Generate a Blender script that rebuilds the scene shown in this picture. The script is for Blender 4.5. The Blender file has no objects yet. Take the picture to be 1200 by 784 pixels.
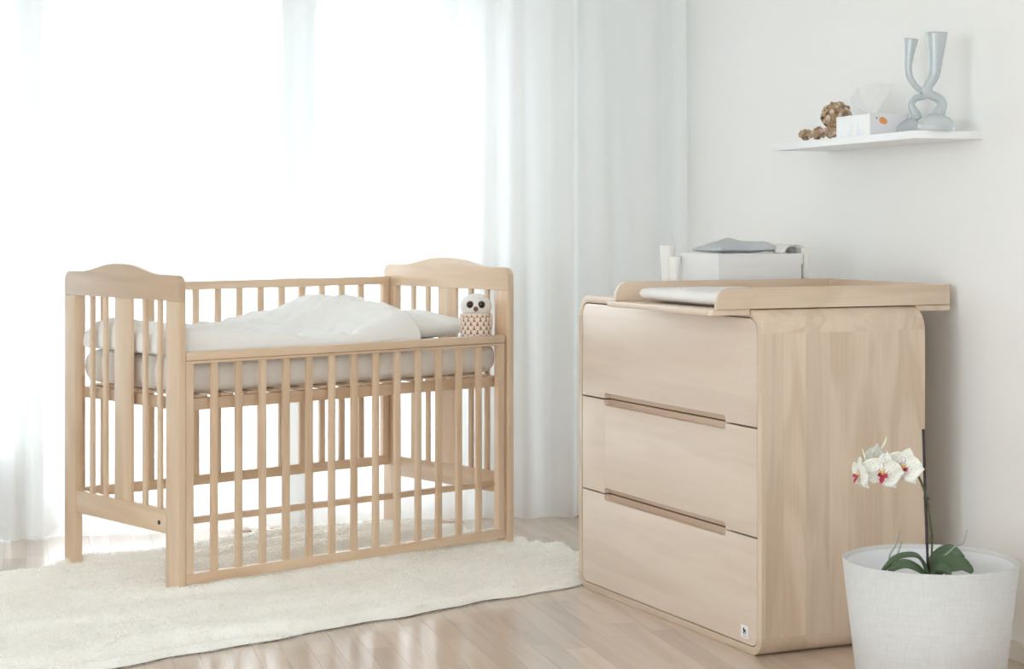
import bpy, bmesh, math, random
import numpy as np
from mathutils import Vector, Matrix

# ------------------------------------------------------------------ camera, sky, exposure
sc = bpy.context.scene
COL = sc.collection
F, Y0, H, YAW = 2210.0, 255.0, 1.0734, math.radians(14.6)   # focal length and horizon in pixels of 1200x784, eye height, yaw to the room
cam_d = bpy.data.cameras.new('camera')
cam = bpy.data.objects.new('camera', cam_d)
COL.objects.link(cam)
cam.location = (0, 0, H)
cam.rotation_euler = (math.pi / 2, 0, -YAW)
cam_d.sensor_width = 36
cam_d.sensor_fit = 'HORIZONTAL'
cam_d.lens = F * 36 / 1200
cam_d.shift_y = -(392 - Y0) / 1200
cam_d.clip_start = 0.05
cam_d.clip_end = 200
sc.camera = cam

world = bpy.data.worlds.new('overcast_sky')
sc.world = world
world.use_nodes = True
bg = world.node_tree.nodes['Background']
bg.inputs[0].default_value = (0.86, 0.945, 1.0, 1)
bg.inputs[1].default_value = 6.0

sc.view_settings.view_transform = 'Standard'
sc.view_settings.look = 'None'
sc.view_settings.gamma = 1
sc.view_settings.exposure = 0.53
sc.view_settings.use_curve_mapping = False
sc.cycles.use_denoising = True
sc.cycles.max_bounces = 14
sc.cycles.diffuse_bounces = 8
sc.cycles.transparent_max_bounces = 24
sc.cycles.transmission_bounces = 10
sc.cycles.sample_clamp_indirect = 6.0

# room measures (X right, Y away towards the curtained windows)
WX, WY, LX, BY, CZ = 2.351, 6.70, -3.0, -1.6, 2.55
WIN_L, WIN_R, WIN_T = -.5, 1.56, 1.875
LWIN = [(-.8, .7), (1.3, 2.6)]      # two daylight windows in the left wall (Y ranges)
FILL_WIN = (-2.4, -1.0)                 # unseen opening added behind the viewer as front fill (X range)
SILL, HEADZ = .12, 2.38


def portal(name, loc, rot, sx, sy):
    d = bpy.data.lights.new(name, 'AREA')
    d.shape = 'RECTANGLE'
    d.size, d.size_y = sx, sy
    d.energy = 1
    d.cycles.is_portal = True
    o = bpy.data.objects.new(name, d)
    COL.objects.link(o)
    o.location, o.rotation_euler = loc, rot
    return o


portal('window_daylight_portal', ((WIN_R + WIN_L) / 2, WY + .02, WIN_T / 2), (-math.pi / 2, 0, 0), WIN_R - WIN_L, WIN_T)
for a, b in LWIN:
    portal('side_daylight_portal', (LX - .02, (a + b) / 2, (SILL + HEADZ) / 2), (0, -math.pi / 2, 0), HEADZ - SILL, b - a)
portal('rear_fill_portal', (sum(FILL_WIN) / 2, BY - .02, (SILL + HEADZ) / 2), (math.pi / 2, 0, 0), FILL_WIN[1] - FILL_WIN[0], HEADZ - SILL)

# ------------------------------------------------------------------ coordinate helpers
SY, CY = math.sin(YAW), math.cos(YAW)


def room(x, y):
    """camera-aligned ground coordinates -> room axes"""
    return Vector((x * CY + y * SY, -x * SY + y * CY))


def at(px, py, d):
    """the point seen at pixel (px, py) at depth d along the view axis"""
    g = room((px - 600) / F * d, d)
    return Vector((g.x, g.y, H - (py - Y0) / F * d))


def onx(px, py, X):
    """the point seen at pixel (px, py) on the plane x = X parallel to the right wall"""
    g = room((px - 600) / F, 1)
    return at(px, py, X / g.x)


def ony(px, py, Y):
    g = room((px - 600) / F, 1)
    return at(px, py, Y / g.y)


def link(name, me, mat=None, parent=None, loc=None, rotz=0.0):
    o = bpy.data.objects.new(name, me)
    COL.objects.link(o)
    if mat is not None and me is not None and not me.materials:
        me.materials.append(mat)
    if loc is not None:
        o.location = loc
    if rotz:
        o.rotation_euler = (0, 0, rotz)
    o.parent = parent
    return o


def tag(o, label, cat, group=None):
    o['label'] = label
    o['category'] = cat
    if group:
        o['group'] = group
    return o


def thing(name, label, cat, loc=(0, 0, 0), rotz=0.0, group=None):
    return tag(link(name, None, None, None, loc, rotz), label, cat, group)


def struct(o):
    o['kind'] = 'structure'
    return o


def to_mesh(bm, name='m', smooth=False, angle=None):
    bmesh.ops.recalc_face_normals(bm, faces=bm.faces)
    me = bpy.data.meshes.new(name)
    bm.to_mesh(me)
    bm.free()
    if smooth:
        me.polygons.foreach_set('use_smooth', [True] * len(me.polygons))
        if angle:
            me.set_sharp_from_angle(angle=angle)
    return me


def pydata(name, v, f, smooth=False):
    me = bpy.data.meshes.new(name)
    me.from_pydata([tuple(p) for p in v], [], f)
    bm = bmesh.new()
    bm.from_mesh(me)
    bmesh.ops.recalc_face_normals(bm, faces=bm.faces)
    bm.to_mesh(me)
    bm.free()
    if smooth:
        me.polygons.foreach_set('use_smooth', [True] * len(me.polygons))
    return me


def box_mesh(sx, sy, sz, bev=0.0, seg=2):
    bm = bmesh.new()
    bmesh.ops.create_cube(bm, size=1)
    bmesh.ops.scale(bm, vec=(sx, sy, sz), verts=bm.verts)
    if bev:
        bmesh.ops.bevel(bm, geom=bm.edges[:], offset=bev, segments=seg, profile=.6, affect='EDGES')
    return to_mesh(bm, smooth=bool(bev), angle=math.radians(40))


def box(name, x0, x1, y0, y1, z0, z1, mat, parent=None, bev=0.0, seg=2):
    return link(name, box_mesh(x1 - x0, y1 - y0, z1 - z0, bev, seg), mat, parent, ((x0 + x1) / 2, (y0 + y1) / 2, (z0 + z1) / 2))


def prism(name, pts, y0, y1, mat, parent=None, axis='y', bev=0.0):
    """outline in two axes extruded along the third; axis y: (x,z) outline; x: (y,z) outline; z: (x,y) outline"""
    bm = bmesh.new()
    mk = {'y': lambda p, t: (p[0], t, p[1]), 'x': lambda p, t: (t, p[0], p[1]), 'z': lambda p, t: (p[0], p[1], t)}[axis]
    c = [sum(p[i] for p in pts) / len(pts) for i in (0, 1)]
    m = (y0 + y1) / 2
    va = [bm.verts.new(mk((p[0] - c[0], p[1] - c[1]), y0 - m)) for p in pts]
    vb = [bm.verts.new(mk((p[0] - c[0], p[1] - c[1]), y1 - m)) for p in pts]
    n = len(pts)
    fa, fb = bm.faces.new(va), bm.faces.new(vb[::-1])
    for i in range(n):
        bm.faces.new((va[i], vb[i], vb[(i + 1) % n], va[(i + 1) % n]))
    bmesh.ops.recalc_face_normals(bm, faces=bm.faces)
    if bev:
        bmesh.ops.bevel(bm, geom=list(set(fa.edges[:] + fb.edges[:])), offset=bev, segments=2, profile=.6, affect='EDGES')
    me = to_mesh(bm, smooth=True, angle=math.radians(35))
    return link(name, me, mat, parent, mk(c, m))


def arc(cx, cy, r, a0, a1, n=8):
    return [(cx + r * math.cos(math.radians(a0 + (a1 - a0) * i / n)), cy + r * math.sin(math.radians(a0 + (a1 - a0) * i / n))) for i in range(n + 1)]


def smooth_path(pts, n):
    """Catmull-Rom through pts"""
    P = [np.array(p, float) for p in pts]
    P = [2 * P[0] - P[1]] + P + [2 * P[-1] - P[-2]]
    out = []
    for i in range(1, len(P) - 2):
        for k in range(n):
            t = k / n
            a, b, c, d = P[i - 1], P[i], P[i + 1], P[i + 2]
            out.append(.5 * ((2 * b) + (-a + c) * t + (2 * a - 5 * b + 4 * c - d) * t * t + (-a + 3 * b - 3 * c + d) * t ** 3))
    out.append(P[-2])
    return out


def tube_mesh(path, radii, seg=10, cap=True):
    P = [Vector(p) for p in path]
    v, f = [], []
    ref = Vector((0.31, 0.22, 0.93)).normalized()
    nrm = None
    for i, p in enumerate(P):
        t = (P[min(i + 1, len(P) - 1)] - P[max(i - 1, 0)]).normalized()
        if nrm is None:
            nrm = t.cross(ref)
            if nrm.length < .05:
                nrm = t.cross(Vector((1, 0, 0)))
        nrm = (nrm - t * nrm.dot(t)).normalized()
        b = t.cross(nrm)
        r = radii[i] if hasattr(radii, '__len__') else radii
        for k in range(seg):
            a = 2 * math.pi * k / seg
            v.append(p + (nrm * math.cos(a) + b * math.sin(a)) * r)
    for i in range(len(P) - 1):
        for k in range(seg):
            k2 = (k + 1) % seg
            f.append((i * seg + k, i * seg + k2, (i + 1) * seg + k2, (i + 1) * seg + k))
    if cap:
        f.append(tuple(range(seg))[::-1])
        f.append(tuple(range((len(P) - 1) * seg, len(P) * seg)))
    return pydata('tube', v, f, True)


def lathe_mesh(prof, seg=48):
    v, f = [], []
    for r, z in prof:
        for k in range(seg):
            a = 2 * math.pi * k / seg
            v.append((r * math.cos(a), r * math.sin(a), z))
    for i in range(len(prof) - 1):
        for k in range(seg):
            k2 = (k + 1) % seg
            f.append((i * seg + k, i * seg + k2, (i + 1) * seg + k2, (i + 1) * seg + k))
    f.append(tuple(range(seg)))
    f.append(tuple(range((len(prof) - 1) * seg, len(prof) * seg)))
    return pydata('lathe', v, f, True)


def noise2(x, y, seed=0):
    """smooth pseudo noise in about -1..1 from a few sines"""
    r = random.Random(seed)
    s = 0
    for _ in range(6):
        a = r.uniform(0, 6.28)
        k = r.uniform(.6, 1.9)
        s = s + np.sin((x * math.cos(a) + y * math.sin(a)) * k * 6.28 + r.uniform(0, 6.28))
    return s / 3.2


# ------------------------------------------------------------------ materials
def new_mat(name):
    m = bpy.data.materials.new(name)
    m.use_nodes = True
    nt = m.node_tree
    return m, nt, nt.nodes['Principled BSDF']


def plain(name, col, rough=.5, noise=0.0, nscale=30, spec=.5, bump=0.0, bscale=200, metal=0.0, sheen=0.0):
    m, nt, p = new_mat(name)
    p.inputs['Base Color'].default_value = (*col, 1)
    p.inputs['Roughness'].default_value = rough
    p.inputs['Specular IOR Level'].default_value = spec
    p.inputs['Metallic'].default_value = metal
    if sheen:
        p.inputs['Sheen Weight'].default_value = sheen
    tc = nt.nodes.new('ShaderNodeTexCoord')
    if noise:
        n = nt.nodes.new('ShaderNodeTexNoise')
        n.inputs['Scale'].default_value = nscale
        n.inputs['Detail'].default_value = 4
        nt.links.new(tc.outputs['Object'], n.inputs['Vector'])
        mx = nt.nodes.new('ShaderNodeMix')
        mx.data_type = 'RGBA'
        mx.inputs['A'].default_value = (*[c * (1 - noise) for c in col], 1)
        mx.inputs['B'].default_value = (*[min(1, c * (1 + noise)) for c in col], 1)
        nt.links.new(n.outputs['Fac'], mx.inputs['Factor'])
        nt.links.new(mx.outputs['Result'], p.inputs['Base Color'])
    if bump:
        n2 = nt.nodes.new('ShaderNodeTexNoise')
        n2.inputs['Scale'].default_value = bscale
        nt.links.new(tc.outputs['Object'], n2.inputs['Vector'])
        b = nt.nodes.new('ShaderNodeBump')
        b.inputs['Strength'].default_value = bump
        b.inputs['Distance'].default_value = .002
        nt.links.new(n2.outputs['Fac'], b.inputs['Height'])
        nt.links.new(b.outputs['Normal'], p.inputs['Normal'])
    return m


def wood(name, axis, dark, mid, light, rough=.42, tone=.10, ringscale=9.0, fine=1.0, coat=1.0, flame=0.5, coat_rough=.33, coat_ior=1.62):
    """pale timber: soft cathedral figure and fine pores running along one axis, each piece with its own offset and tone"""
    m, nt, p = new_mat(name)
    N, L = nt.nodes.new, nt.links.new
    tc, oi = N('ShaderNodeTexCoord'), N('ShaderNodeObjectInfo')
    off = N('ShaderNodeVectorMath'); off.operation = 'MULTIPLY_ADD'
    off.inputs[1].default_value = (1, 1, 1)
    sc_r = N('ShaderNodeVectorMath'); sc_r.operation = 'SCALE'
    sc_r.inputs[0].default_value = (13.1, 7.7, 9.3)
    L(oi.outputs['Random'], sc_r.inputs['Scale'])
    L(tc.outputs['Object'], off.inputs[0]); L(sc_r.outputs[0], off.inputs[2])

    def mapped(along, across):
        mp = N('ShaderNodeMapping')
        s = [across] * 3
        s['xyz'.index(axis)] = along
        mp.inputs['Scale'].default_value = s
        L(off.outputs[0], mp.inputs['Vector'])
        return mp
    n1 = N('ShaderNodeTexNoise'); n1.inputs['Scale'].default_value = 1; n1.inputs['Detail'].default_value = 3; n1.inputs['Distortion'].default_value = flame
    L(mapped(.9, ringscale).outputs[0], n1.inputs['Vector'])
    # contour lines of the slow noise give the flame figure
    mul = N('ShaderNodeMath'); mul.operation = 'MULTIPLY'; mul.inputs[1].default_value = 26
    L(n1.outputs['Fac'], mul.inputs[0])
    sn = N('ShaderNodeMath'); sn.operation = 'SINE'
    L(mul.outputs[0], sn.inputs[0])
    n2 = N('ShaderNodeTexNoise'); n2.inputs['Scale'].default_value = 1; n2.inputs['Detail'].default_value = 4
    L(mapped(6, 190 * fine).outputs[0], n2.inputs['Vector'])
    mr = N('ShaderNodeMapRange'); mr.inputs['From Min'].default_value = -1; mr.inputs['From Max'].default_value = 1
    mr.inputs['To Min'].default_value = .38; mr.inputs['To Max'].default_value = .62
    L(sn.outputs[0], mr.inputs['Value'])
    a1 = N('ShaderNodeMath'); a1.operation = 'ADD'
    f2 = N('ShaderNodeMath'); f2.operation = 'MULTIPLY_ADD'; f2.inputs[1].default_value = .34; f2.inputs[2].default_value = -.17
    L(n2.outputs['Fac'], f2.inputs[0]); L(mr.outputs[0], a1.inputs[0]); L(f2.outputs[0], a1.inputs[1])
    f1 = N('ShaderNodeMath'); f1.operation = 'MULTIPLY_ADD'; f1.inputs[1].default_value = .7; f1.inputs[2].default_value = -.35
    L(n1.outputs['Fac'], f1.inputs[0])
    a2 = N('ShaderNodeMath'); a2.operation = 'ADD'
    L(a1.outputs[0], a2.inputs[0]); L(f1.outputs[0], a2.inputs[1])
    cr = N('ShaderNodeValToRGB')
    e = cr.color_ramp.elements
    e[0].position, e[0].color = .18, (*dark, 1)
    e[1].position, e[1].color = .82, (*light, 1)
    k = e.new(.5); k.color = (*mid, 1)
    L(a2.outputs[0], cr.inputs['Fac'])
    hsv = N('ShaderNodeHueSaturation')
    tv = N('ShaderNodeMapRange'); tv.inputs['To Min'].default_value = 1 - tone; tv.inputs['To Max'].default_value = 1 + tone
    L(oi.outputs['Random'], tv.inputs['Value']); L(tv.outputs[0], hsv.inputs['Value'])
    L(cr.outputs['Color'], hsv.inputs['Color']); L(hsv.outputs['Color'], p.inputs['Base Color'])
    p.inputs['Roughness'].default_value = rough
    p.inputs['Specular IOR Level'].default_value = .5
    p.inputs['Coat Weight'].default_value = coat
    p.inputs['Coat Roughness'].default_value = coat_rough
    p.inputs['Coat IOR'].default_value = coat_ior
    b = N('ShaderNodeBump'); b.inputs['Strength'].default_value = .06; b.inputs['Distance'].default_value = .001
    L(n2.outputs['Fac'], b.inputs['Height']); L(b.outputs['Normal'], p.inputs['Normal'])
    return m


BD, BM, BL = (.61, .42, .265), (.71, .515, .345), (.785, .61, .445)
CRIB = {a: wood('crib_beech_' + a, a, BD, BM, BL, tone=.05) for a in 'xyz'}
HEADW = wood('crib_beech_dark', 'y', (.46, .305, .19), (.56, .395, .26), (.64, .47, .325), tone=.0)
DD, DM, DL = (.57, .42, .29), (.665, .515, .38), (.74, .60, .47)
DRES = {a: wood('dresser_birch_' + a, a, DD, DM, DL, tone=.06, ringscale=7, flame=1.2) for a in 'xyz'}
FRONT = wood('drawer_birch', 'x', (.66, .52, .41), (.745, .62, .52), (.80, .69, .60), tone=.02, ringscale=8, flame=.3)
PLANK = wood('oak_floor', 'y', (.50, .38, .29), (.595, .47, .375), (.67, .55, .45), rough=.28, tone=.13, ringscale=12, coat=.8, coat_rough=.16)
WALL = plain('wall_paint', (.87, .87, .855), .75, bump=.05, bscale=400, spec=.2)
CEIL = plain('ceiling_paint', (.86, .86, .84), .8)
SKIRT = plain('skirting_white', (.82, .80, .76), .45)
WHITE = plain('white_lacquer', (.86, .87, .88), .35)
UPVC = plain('window_frame_white', (.80, .84, .88), .4)
DARK = plain('dark_gap', (.05, .035, .025), .8)
STEEL = plain('dark_bolt', (.05, .045, .04), .35, metal=.6)
LINEN = plain('white_cotton', (.93, .925, .91), .9, bump=.25, bscale=260, sheen=.2)
MATT = plain('mattress_ticking', (.87, .835, .79), .9, noise=.04, nscale=60, bump=.3, bscale=500)
def wool():
    m, nt, p = new_mat('cream_wool')
    N, L = nt.nodes.new, nt.links.new
    nt.nodes.remove(p)
    di, tl, mx = N('ShaderNodeBsdfDiffuse'), N('ShaderNodeBsdfTranslucent'), N('ShaderNodeMixShader')
    di.inputs['Color'].default_value = (.985, .975, .94, 1)
    tl.inputs['Color'].default_value = (.99, .975, .93, 1)
    mx.inputs[0].default_value = .42
    L(di.outputs[0], mx.inputs[1]); L(tl.outputs[0], mx.inputs[2]); L(mx.outputs[0], nt.nodes['Material Output'].inputs['Surface'])
    return m


RUGM = wool()
RUGB = plain('rug_ground', (.975, .965, .93), .95, spec=.1)
TERRACE = plain('terrace_concrete', (.62, .63, .64), .8, noise=.08, nscale=4)


def sheer(name, col, transp, thru=.5):
    m, nt, p = new_mat(name)
    N, L = nt.nodes.new, nt.links.new
    nt.nodes.remove(p)
    out = nt.nodes['Material Output']
    tr, di, tl = N('ShaderNodeBsdfTransparent'), N('ShaderNodeBsdfDiffuse'), N('ShaderNodeBsdfTranslucent')
    di.inputs['Color'].default_value = (*col, 1)
    tl.inputs['Color'].default_value = (*col, 1)
    m1, m2 = N('ShaderNodeMixShader'), N('ShaderNodeMixShader')
    m1.inputs[0].default_value = thru
    L(di.outputs[0], m1.inputs[1]); L(tl.outputs[0], m1.inputs[2])
    # threads close up at grazing angles, as woven voile does
    lw = N('ShaderNodeLayerWeight'); lw.inputs['Blend'].default_value = .35
    mr = N('ShaderNodeMapRange'); mr.inputs['To Min'].default_value = 1 - transp; mr.inputs['To Max'].default_value = 1
    L(lw.outputs['Facing'], mr.inputs['Value']); L(mr.outputs[0], m2.inputs[0])
    L(tr.outputs[0], m2.inputs[1]); L(m1.outputs[0], m2.inputs[2])
    L(m2.outputs[0], out.inputs['Surface'])
    return m


VOILE = sheer('white_voile', (.955, .965, .965), .19, .37)
TISSUE = sheer('tissue_sheet', (.9, .9, .9), .45)


def pane_glass():
    m, nt, p = new_mat('window_glass')
    nt.nodes.remove(p)
    N, L = nt.nodes.new, nt.links.new
    tr, gl, mx = N('ShaderNodeBsdfTransparent'), N('ShaderNodeBsdfGlossy'), N('ShaderNodeMixShader')
    gl.inputs['Roughness'].default_value = .02
    mx.inputs[0].default_value = .06
    L(tr.outputs[0], mx.inputs[1]); L(gl.outputs[0], mx.inputs[2])
    L(mx.outputs[0], nt.nodes['Material Output'].inputs['Surface'])
    return m


GLASS = pane_glass()

# ------------------------------------------------------------------ the room shell
floor = struct(box('floor', LX - .2, WX + .2, BY - .2, WY + .3, -.06, -.0035, plain('floor_bed', (.38, .27, .19), .6)))
struct(box('ceiling', LX - .2, WX + .2, BY - .2, WY + .3, CZ, CZ + .1, CEIL))
STEP = 4.26     # the right wall has a slightly proud section from here towards the viewer
wr = struct(box('wall_right', WX, WX + .2, STEP, WY + .3, 0, CZ, WALL))
box('wall_panel', WX - .010, WX + .2, BY - .2, STEP, 0, CZ, WALL, None)
o = bpy.data.objects['wall_panel']; o.parent = wr; o.location -= wr.location


def wall_with_holes(name, holes, along, a0, a1, face, thick, mat):
    """wall slab with rectangular openings (lo, hi, z0, z1), built as real geometry round the holes"""
    bm = bmesh.new()
    cuts = sorted({a0, a1, *[h[0] for h in holes], *[h[1] for h in holes]})

    def blk(p, q, z0, z1):
        r = bmesh.ops.create_cube(bm, size=1)
        if along == 'x':
            s, t = (q - p, thick, z1 - z0), ((p + q) / 2, face + thick / 2, (z0 + z1) / 2)
        else:
            s, t = (thick, q - p, z1 - z0), (face - thick / 2, (p + q) / 2, (z0 + z1) / 2)
        bmesh.ops.scale(bm, vec=s, verts=r['verts'])
        bmesh.ops.translate(bm, vec=t, verts=r['verts'])
    for p, q in zip(cuts, cuts[1:]):
        h = [k for k in holes if k[0] <= p + 1e-6 and k[1] >= q - 1e-6]
        if not h:
            blk(p, q, 0, CZ)
        else:
            if h[0][2] > 0:
                blk(p, q, 0, h[0][2])
            blk(p, q, h[0][3], CZ)
    bmesh.ops.remove_doubles(bm, verts=bm.verts, dist=1e-5)
    return struct(link(name, to_mesh(bm), mat))


wall_with_holes('wall_window', [(WIN_L, WIN_R, 0, WIN_T)], 'x', LX - .2, WX, WY, .25, WALL)
wall_with_holes('wall_back', [(*FILL_WIN, SILL, HEADZ)], 'x', LX - .2, WX, BY - .2, .2, WALL)
wall_with_holes('wall_left', [(a, b, SILL, HEADZ) for a, b in LWIN], 'y', BY, WY, LX, .2, WALL)
box('baseboard_right', WX - .022, WX - .0105, BY, WY, 0, .045, SKIRT)['kind'] = 'structure'
box('baseboard_window', WIN_R + .02, WX - .023, WY - .012, WY, 0, .05, SKIRT)['kind'] = 'structure'


def french_window(n, x0, x1, thin=None, w=.05):
    """one glazed door leaf: stiles, rails and a pane"""
    y0, y1 = WY + .08, WY + .14
    w_ = struct(link('window_%d' % n, None, None, None, ((x0 + x1) / 2, y0, 0)))

    def b(nm, *a, mat=UPVC):
        o = box(nm, *a, mat, None)
        o.location -= w_.location
        o.parent = w_
        return o
    b('stile', x0, x0 + w, y0, y1, .0, WIN_T)
    b('stile', x1 - w, x1, y0, y1, .0, WIN_T)
    b('rail', x0 + w, x1 - w, y0, y1, .0, .09)
    b('rail', x0 + w, x1 - w, y0, y1, WIN_T - .04, WIN_T)
    if thin:
        b('glazing_bar', thin - .008, thin + .008, y0 + .015, y1 - .015, .09, WIN_T - .04)
    b('pane', x0 + w, x1 - w, y0 + .028, y0 + .032, .09, WIN_T - .04, mat=GLASS)


french_window(1, WIN_L, 0.02)
french_window(2, 0.02, .93, .355)
french_window(3, .93, WIN_R, 1.15)
HW = HEADZ - SILL


def plain_window(n, loc, width, rotz):
    w_ = struct(link('window_%d' % n, None, None, None, loc, rotz))
    h = width / 2
    for y in (-h + .03, 0, h - .03):
        box('stile', -.03, .03, y - .03, y + .03, 0, HW, UPVC, w_)
    for q in (-1, 1):
        y0, y1 = (-h + .06, -.03) if q < 0 else (.03, h - .06)
        box('rail', -.03, .03, y0, y1, 0, .06, UPVC, w_)
        box('rail', -.03, .03, y0, y1, HW - .06, HW, UPVC, w_)
        box('pane', -.002, .002, y0, y1, .06, HW - .06, GLASS, w_)


for i, (a, b) in enumerate(LWIN):
    plain_window(4 + i, (LX - .1, (a + b) / 2, SILL), b - a, 0)
plain_window(6, (sum(FILL_WIN) / 2, BY - .1, SILL), FILL_WIN[1] - FILL_WIN[0], math.pi / 2)  # frame of the added rear opening that brightens viewer-facing sides

# floor strips: staggered oak strips running towards the windows; singly where they show, joined elsewhere
PW, PL = .068, .46
rng = random.Random(4)
strip = {}
for q in range(4):
    strip[q] = box_mesh(PW - .0003, PL - .0003, .0035, .0002, 1)
n_strip = 0
bm_rest = bmesh.new()


def seen(x, y):
    d = x * SY + y * CY
    px = 600 + F * (x * CY - y * SY) / d
    py = Y0 + F * H / d
    if not (-10 < px < 1210 and 590 < py < 800):
        return False
    u = (x - .4284) * .8917 + (y - 5.3645) * .4526
    v = -(x - .4284) * .4526 + (y - 5.3645) * .8917
    return not (-1.5 < u < 1.25 and -.5 < v < .55)


ix = 0
x = WX - .023 - PW / 2
while x > -2.9:
    y = BY + rng.uniform(0, PL)
    while y < WY - .1:
        if seen(x, y) and n_strip < 298:
            o = link('floor_strip', strip[rng.randrange(4)], PLANK, floor, (x - floor.location.x, y - floor.location.y, -.00175 - floor.location.z))
            n_strip += 1
        else:
            r = bmesh.ops.create_cube(bm_rest, size=1)
            bmesh.ops.scale(bm_rest, vec=(PW - .0003, PL - .0003, .0035), verts=r['verts'])
            bmesh.ops.translate(bm_rest, vec=(x, y, -.00175), verts=r['verts'])
        y += PL
    x -= PW
o = link('floor_strips_beyond', to_mesh(bm_rest), PLANK, floor, -floor.location)
o['kind'] = 'stuff'

# ------------------------------------------------------------------ outside
gr = struct(box('terrace_ground', -25, 25, WY + .27, 60, -.12, -.03, TERRACE))
struct(box('sky_cutting_slab', -6, 6, WY + .26, WY + 2.9, 2.42, 2.6, CEIL))  # unseen slab added to cut the skylight falling on the curtains
pale = plain('pale_render', (.80, .80, .78), .8)
house = thing('neighbour_house', 'pale house far outside beyond the curtained windows', 'building', (4.0, 34, -.03))
box('wall', -14, 12, 0, 8, 0, 1.45, pale, house)
box('roof', -14.4, 12.4, -.4, 8.4, 1.45, 1.65, plain('roof_grey', (.55, .55, .56), .8), house)
wp = plain('far_window', (.30, .34, .38), .25)
for wx0, wx1 in ((-8.2, -7.1), (-6.9, -6.3), (-4.6, -3.6), (-.9, .2), (2.0, 3.2)):
    w_ = box('window', wx0, wx1, -.05, .05, .35, 1.15, UPVC, house)
    link('pane', box_mesh(wx1 - wx0 - .12, .03, .68), wp, w_, (0, -.05, 0))
bark = plain('birch_bark', (.62, .58, .52), .8, noise=.3, nscale=14)
leafm = plain('yellowing_leaf', (.40, .36, .18), .7)


def birch(px, d, seed, label):
    r = random.Random(seed)
    base = at(px, 400, d)
    t = thing('birch_tree', label, 'tree', (base.x, base.y, -.03), 0, 'birches beyond the terrace')
    link('trunk', tube_mesh(smooth_path([(0, 0, 0), (.05, 0, 1.2), (-.03, .04, 2.6), (.02, 0, 4.2)], 5), [.05] * 6 + [.04] * 5 + [.03] * 5, 8), bark, t)
    v, f = [], []
    for i in range(16):
        z = r.uniform(1.3, 4.0)
        a = r.uniform(0, 6.28)
        p = Vector((0, 0, z))
        d_ = Vector((math.cos(a) * .7, math.sin(a) * .7, .5))
        path = [p.copy()]
        for k in range(7):
            p = p + d_ * .12
            d_.z -= .28
            d_.x *= .85
            d_.y *= .85
            path.append(p.copy())
        link('branch', tube_mesh(path, [.012 * (1 - k / 9) for k in range(8)], 5), bark, t)
        for q in path[3:]:
            for _ in range(7):
                c = q + Vector((r.gauss(0, .05), r.gauss(0, .05), r.gauss(0, .05)))
                e1 = Vector((r.gauss(0, 1), r.gauss(0, 1), r.gauss(0, 1))).normalized() * .022
                e2 = Vector((r.gauss(0, 1), r.gauss(0, 1), r.gauss(0, 1))).normalized() * .03
                n = len(v)
                v += [c - e1, c - e2, c + e1, c + e2]
                f.append((n, n + 1, n + 2, n + 3))
    me = bpy.data.meshes.new('leaves')
    me.from_pydata([tuple(q) for q in v], [], f)
    o = link('leaves', me, leafm, t)
    o['kind'] = 'stuff'


birch(232, 14, 1, 'slender birch outside showing through the curtain above the crib headboard')
birch(455, 16, 2, 'slender birch outside seen behind the curtain above the footboard end')

# planter outside the window at the far left
pt = thing('planter_stand', 'white box planter on square legs between the sheer curtain and the window', 'planter', (0, 0, 0))
pl = ony(49, 598, 6.56)
box('trough', pl.x - .62, pl.x, 6.545, 6.685, .085, .30, WHITE, pt, .006)
for lx in (pl.x - .1, pl.x - .55):
    for ly in (6.55, 6.645):
        box('leg', lx, lx + .04, ly, ly + .035, 0, .085, WHITE, pt)

# ------------------------------------------------------------------ curtains
def curtain(x0, x1, seed, label, amp=.020, yo=0.0, hems=()):
    r = random.Random(seed)
    # fold lines: alternating fore and aft with irregular widths
    xs, ph = [x0], [0.0]
    while xs[-1] < x1:
        xs.append(xs[-1] + r.uniform(.04, .10))
        ph.append(ph[-1] + math.pi)
    xs = np.array(xs)
    xs = x0 + (xs - x0) * (x1 - x0) / (xs[-1] - x0)
    am = np.array([r.uniform(.45, 1.25) for _ in xs]) * amp
    X = np.linspace(x0, x1, int((x1 - x0) / .006))
    P = np.interp(X, xs, ph)
    A = np.interp(X, xs, am)
    Z = np.concatenate([np.linspace(.004, .05, 3), np.linspace(.12, 2.46, 15)])
    v, f = [], []
    for z in Z:
        k = .75 + .35 * (1 - z / 2.46)
        drift = .012 * np.sin(X * 2.3 + seed) * (1 - z / 2.46)
        push = .085 * np.exp(-((X - 1.25) / .30) ** 2) * min(1, max(0, (1.5 - z) / .5))      # the crib's corner presses the cloth back
        k = k * (1 - .7 * push / .085)
        y = 6.47 + yo + push + drift + A * k * np.cos(P + .25 * np.sin(z * 1.3 + X * 3)) + .004 * np.sin(X * 60 + z * 2)
        v += list(zip(X, y, [z] * len(X)))
    n = len(X)
    for j in range(len(Z) - 1):
        for i in range(n - 1):
            f.append((j * n + i, j * n + i + 1, (j + 1) * n + i + 1, (j + 1) * n + i))
    me = pydata('curtain', v, f, True)
    cur = tag(link('sheer_curtain', me, VOILE), label, 'curtain', 'sheer curtains on the window wall')
    for lo, hi in hems:     # turned-back side hems, a second layer of cloth
        ii = [i for i in range(n) if lo <= X[i] <= hi]
        hv = [(v[j * n + i][0], v[j * n + i][1] + .005, v[j * n + i][2]) for j in range(len(Z)) for i in ii]
        m_ = len(ii)
        hf = [(j * m_ + i, j * m_ + i + 1, (j + 1) * m_ + i + 1, (j + 1) * m_ + i) for j in range(len(Z) - 1) for i in range(m_ - 1)]
        link('side_hem', pydata('hem', hv, hf, True), VOILE, cur)
    return cur


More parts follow.
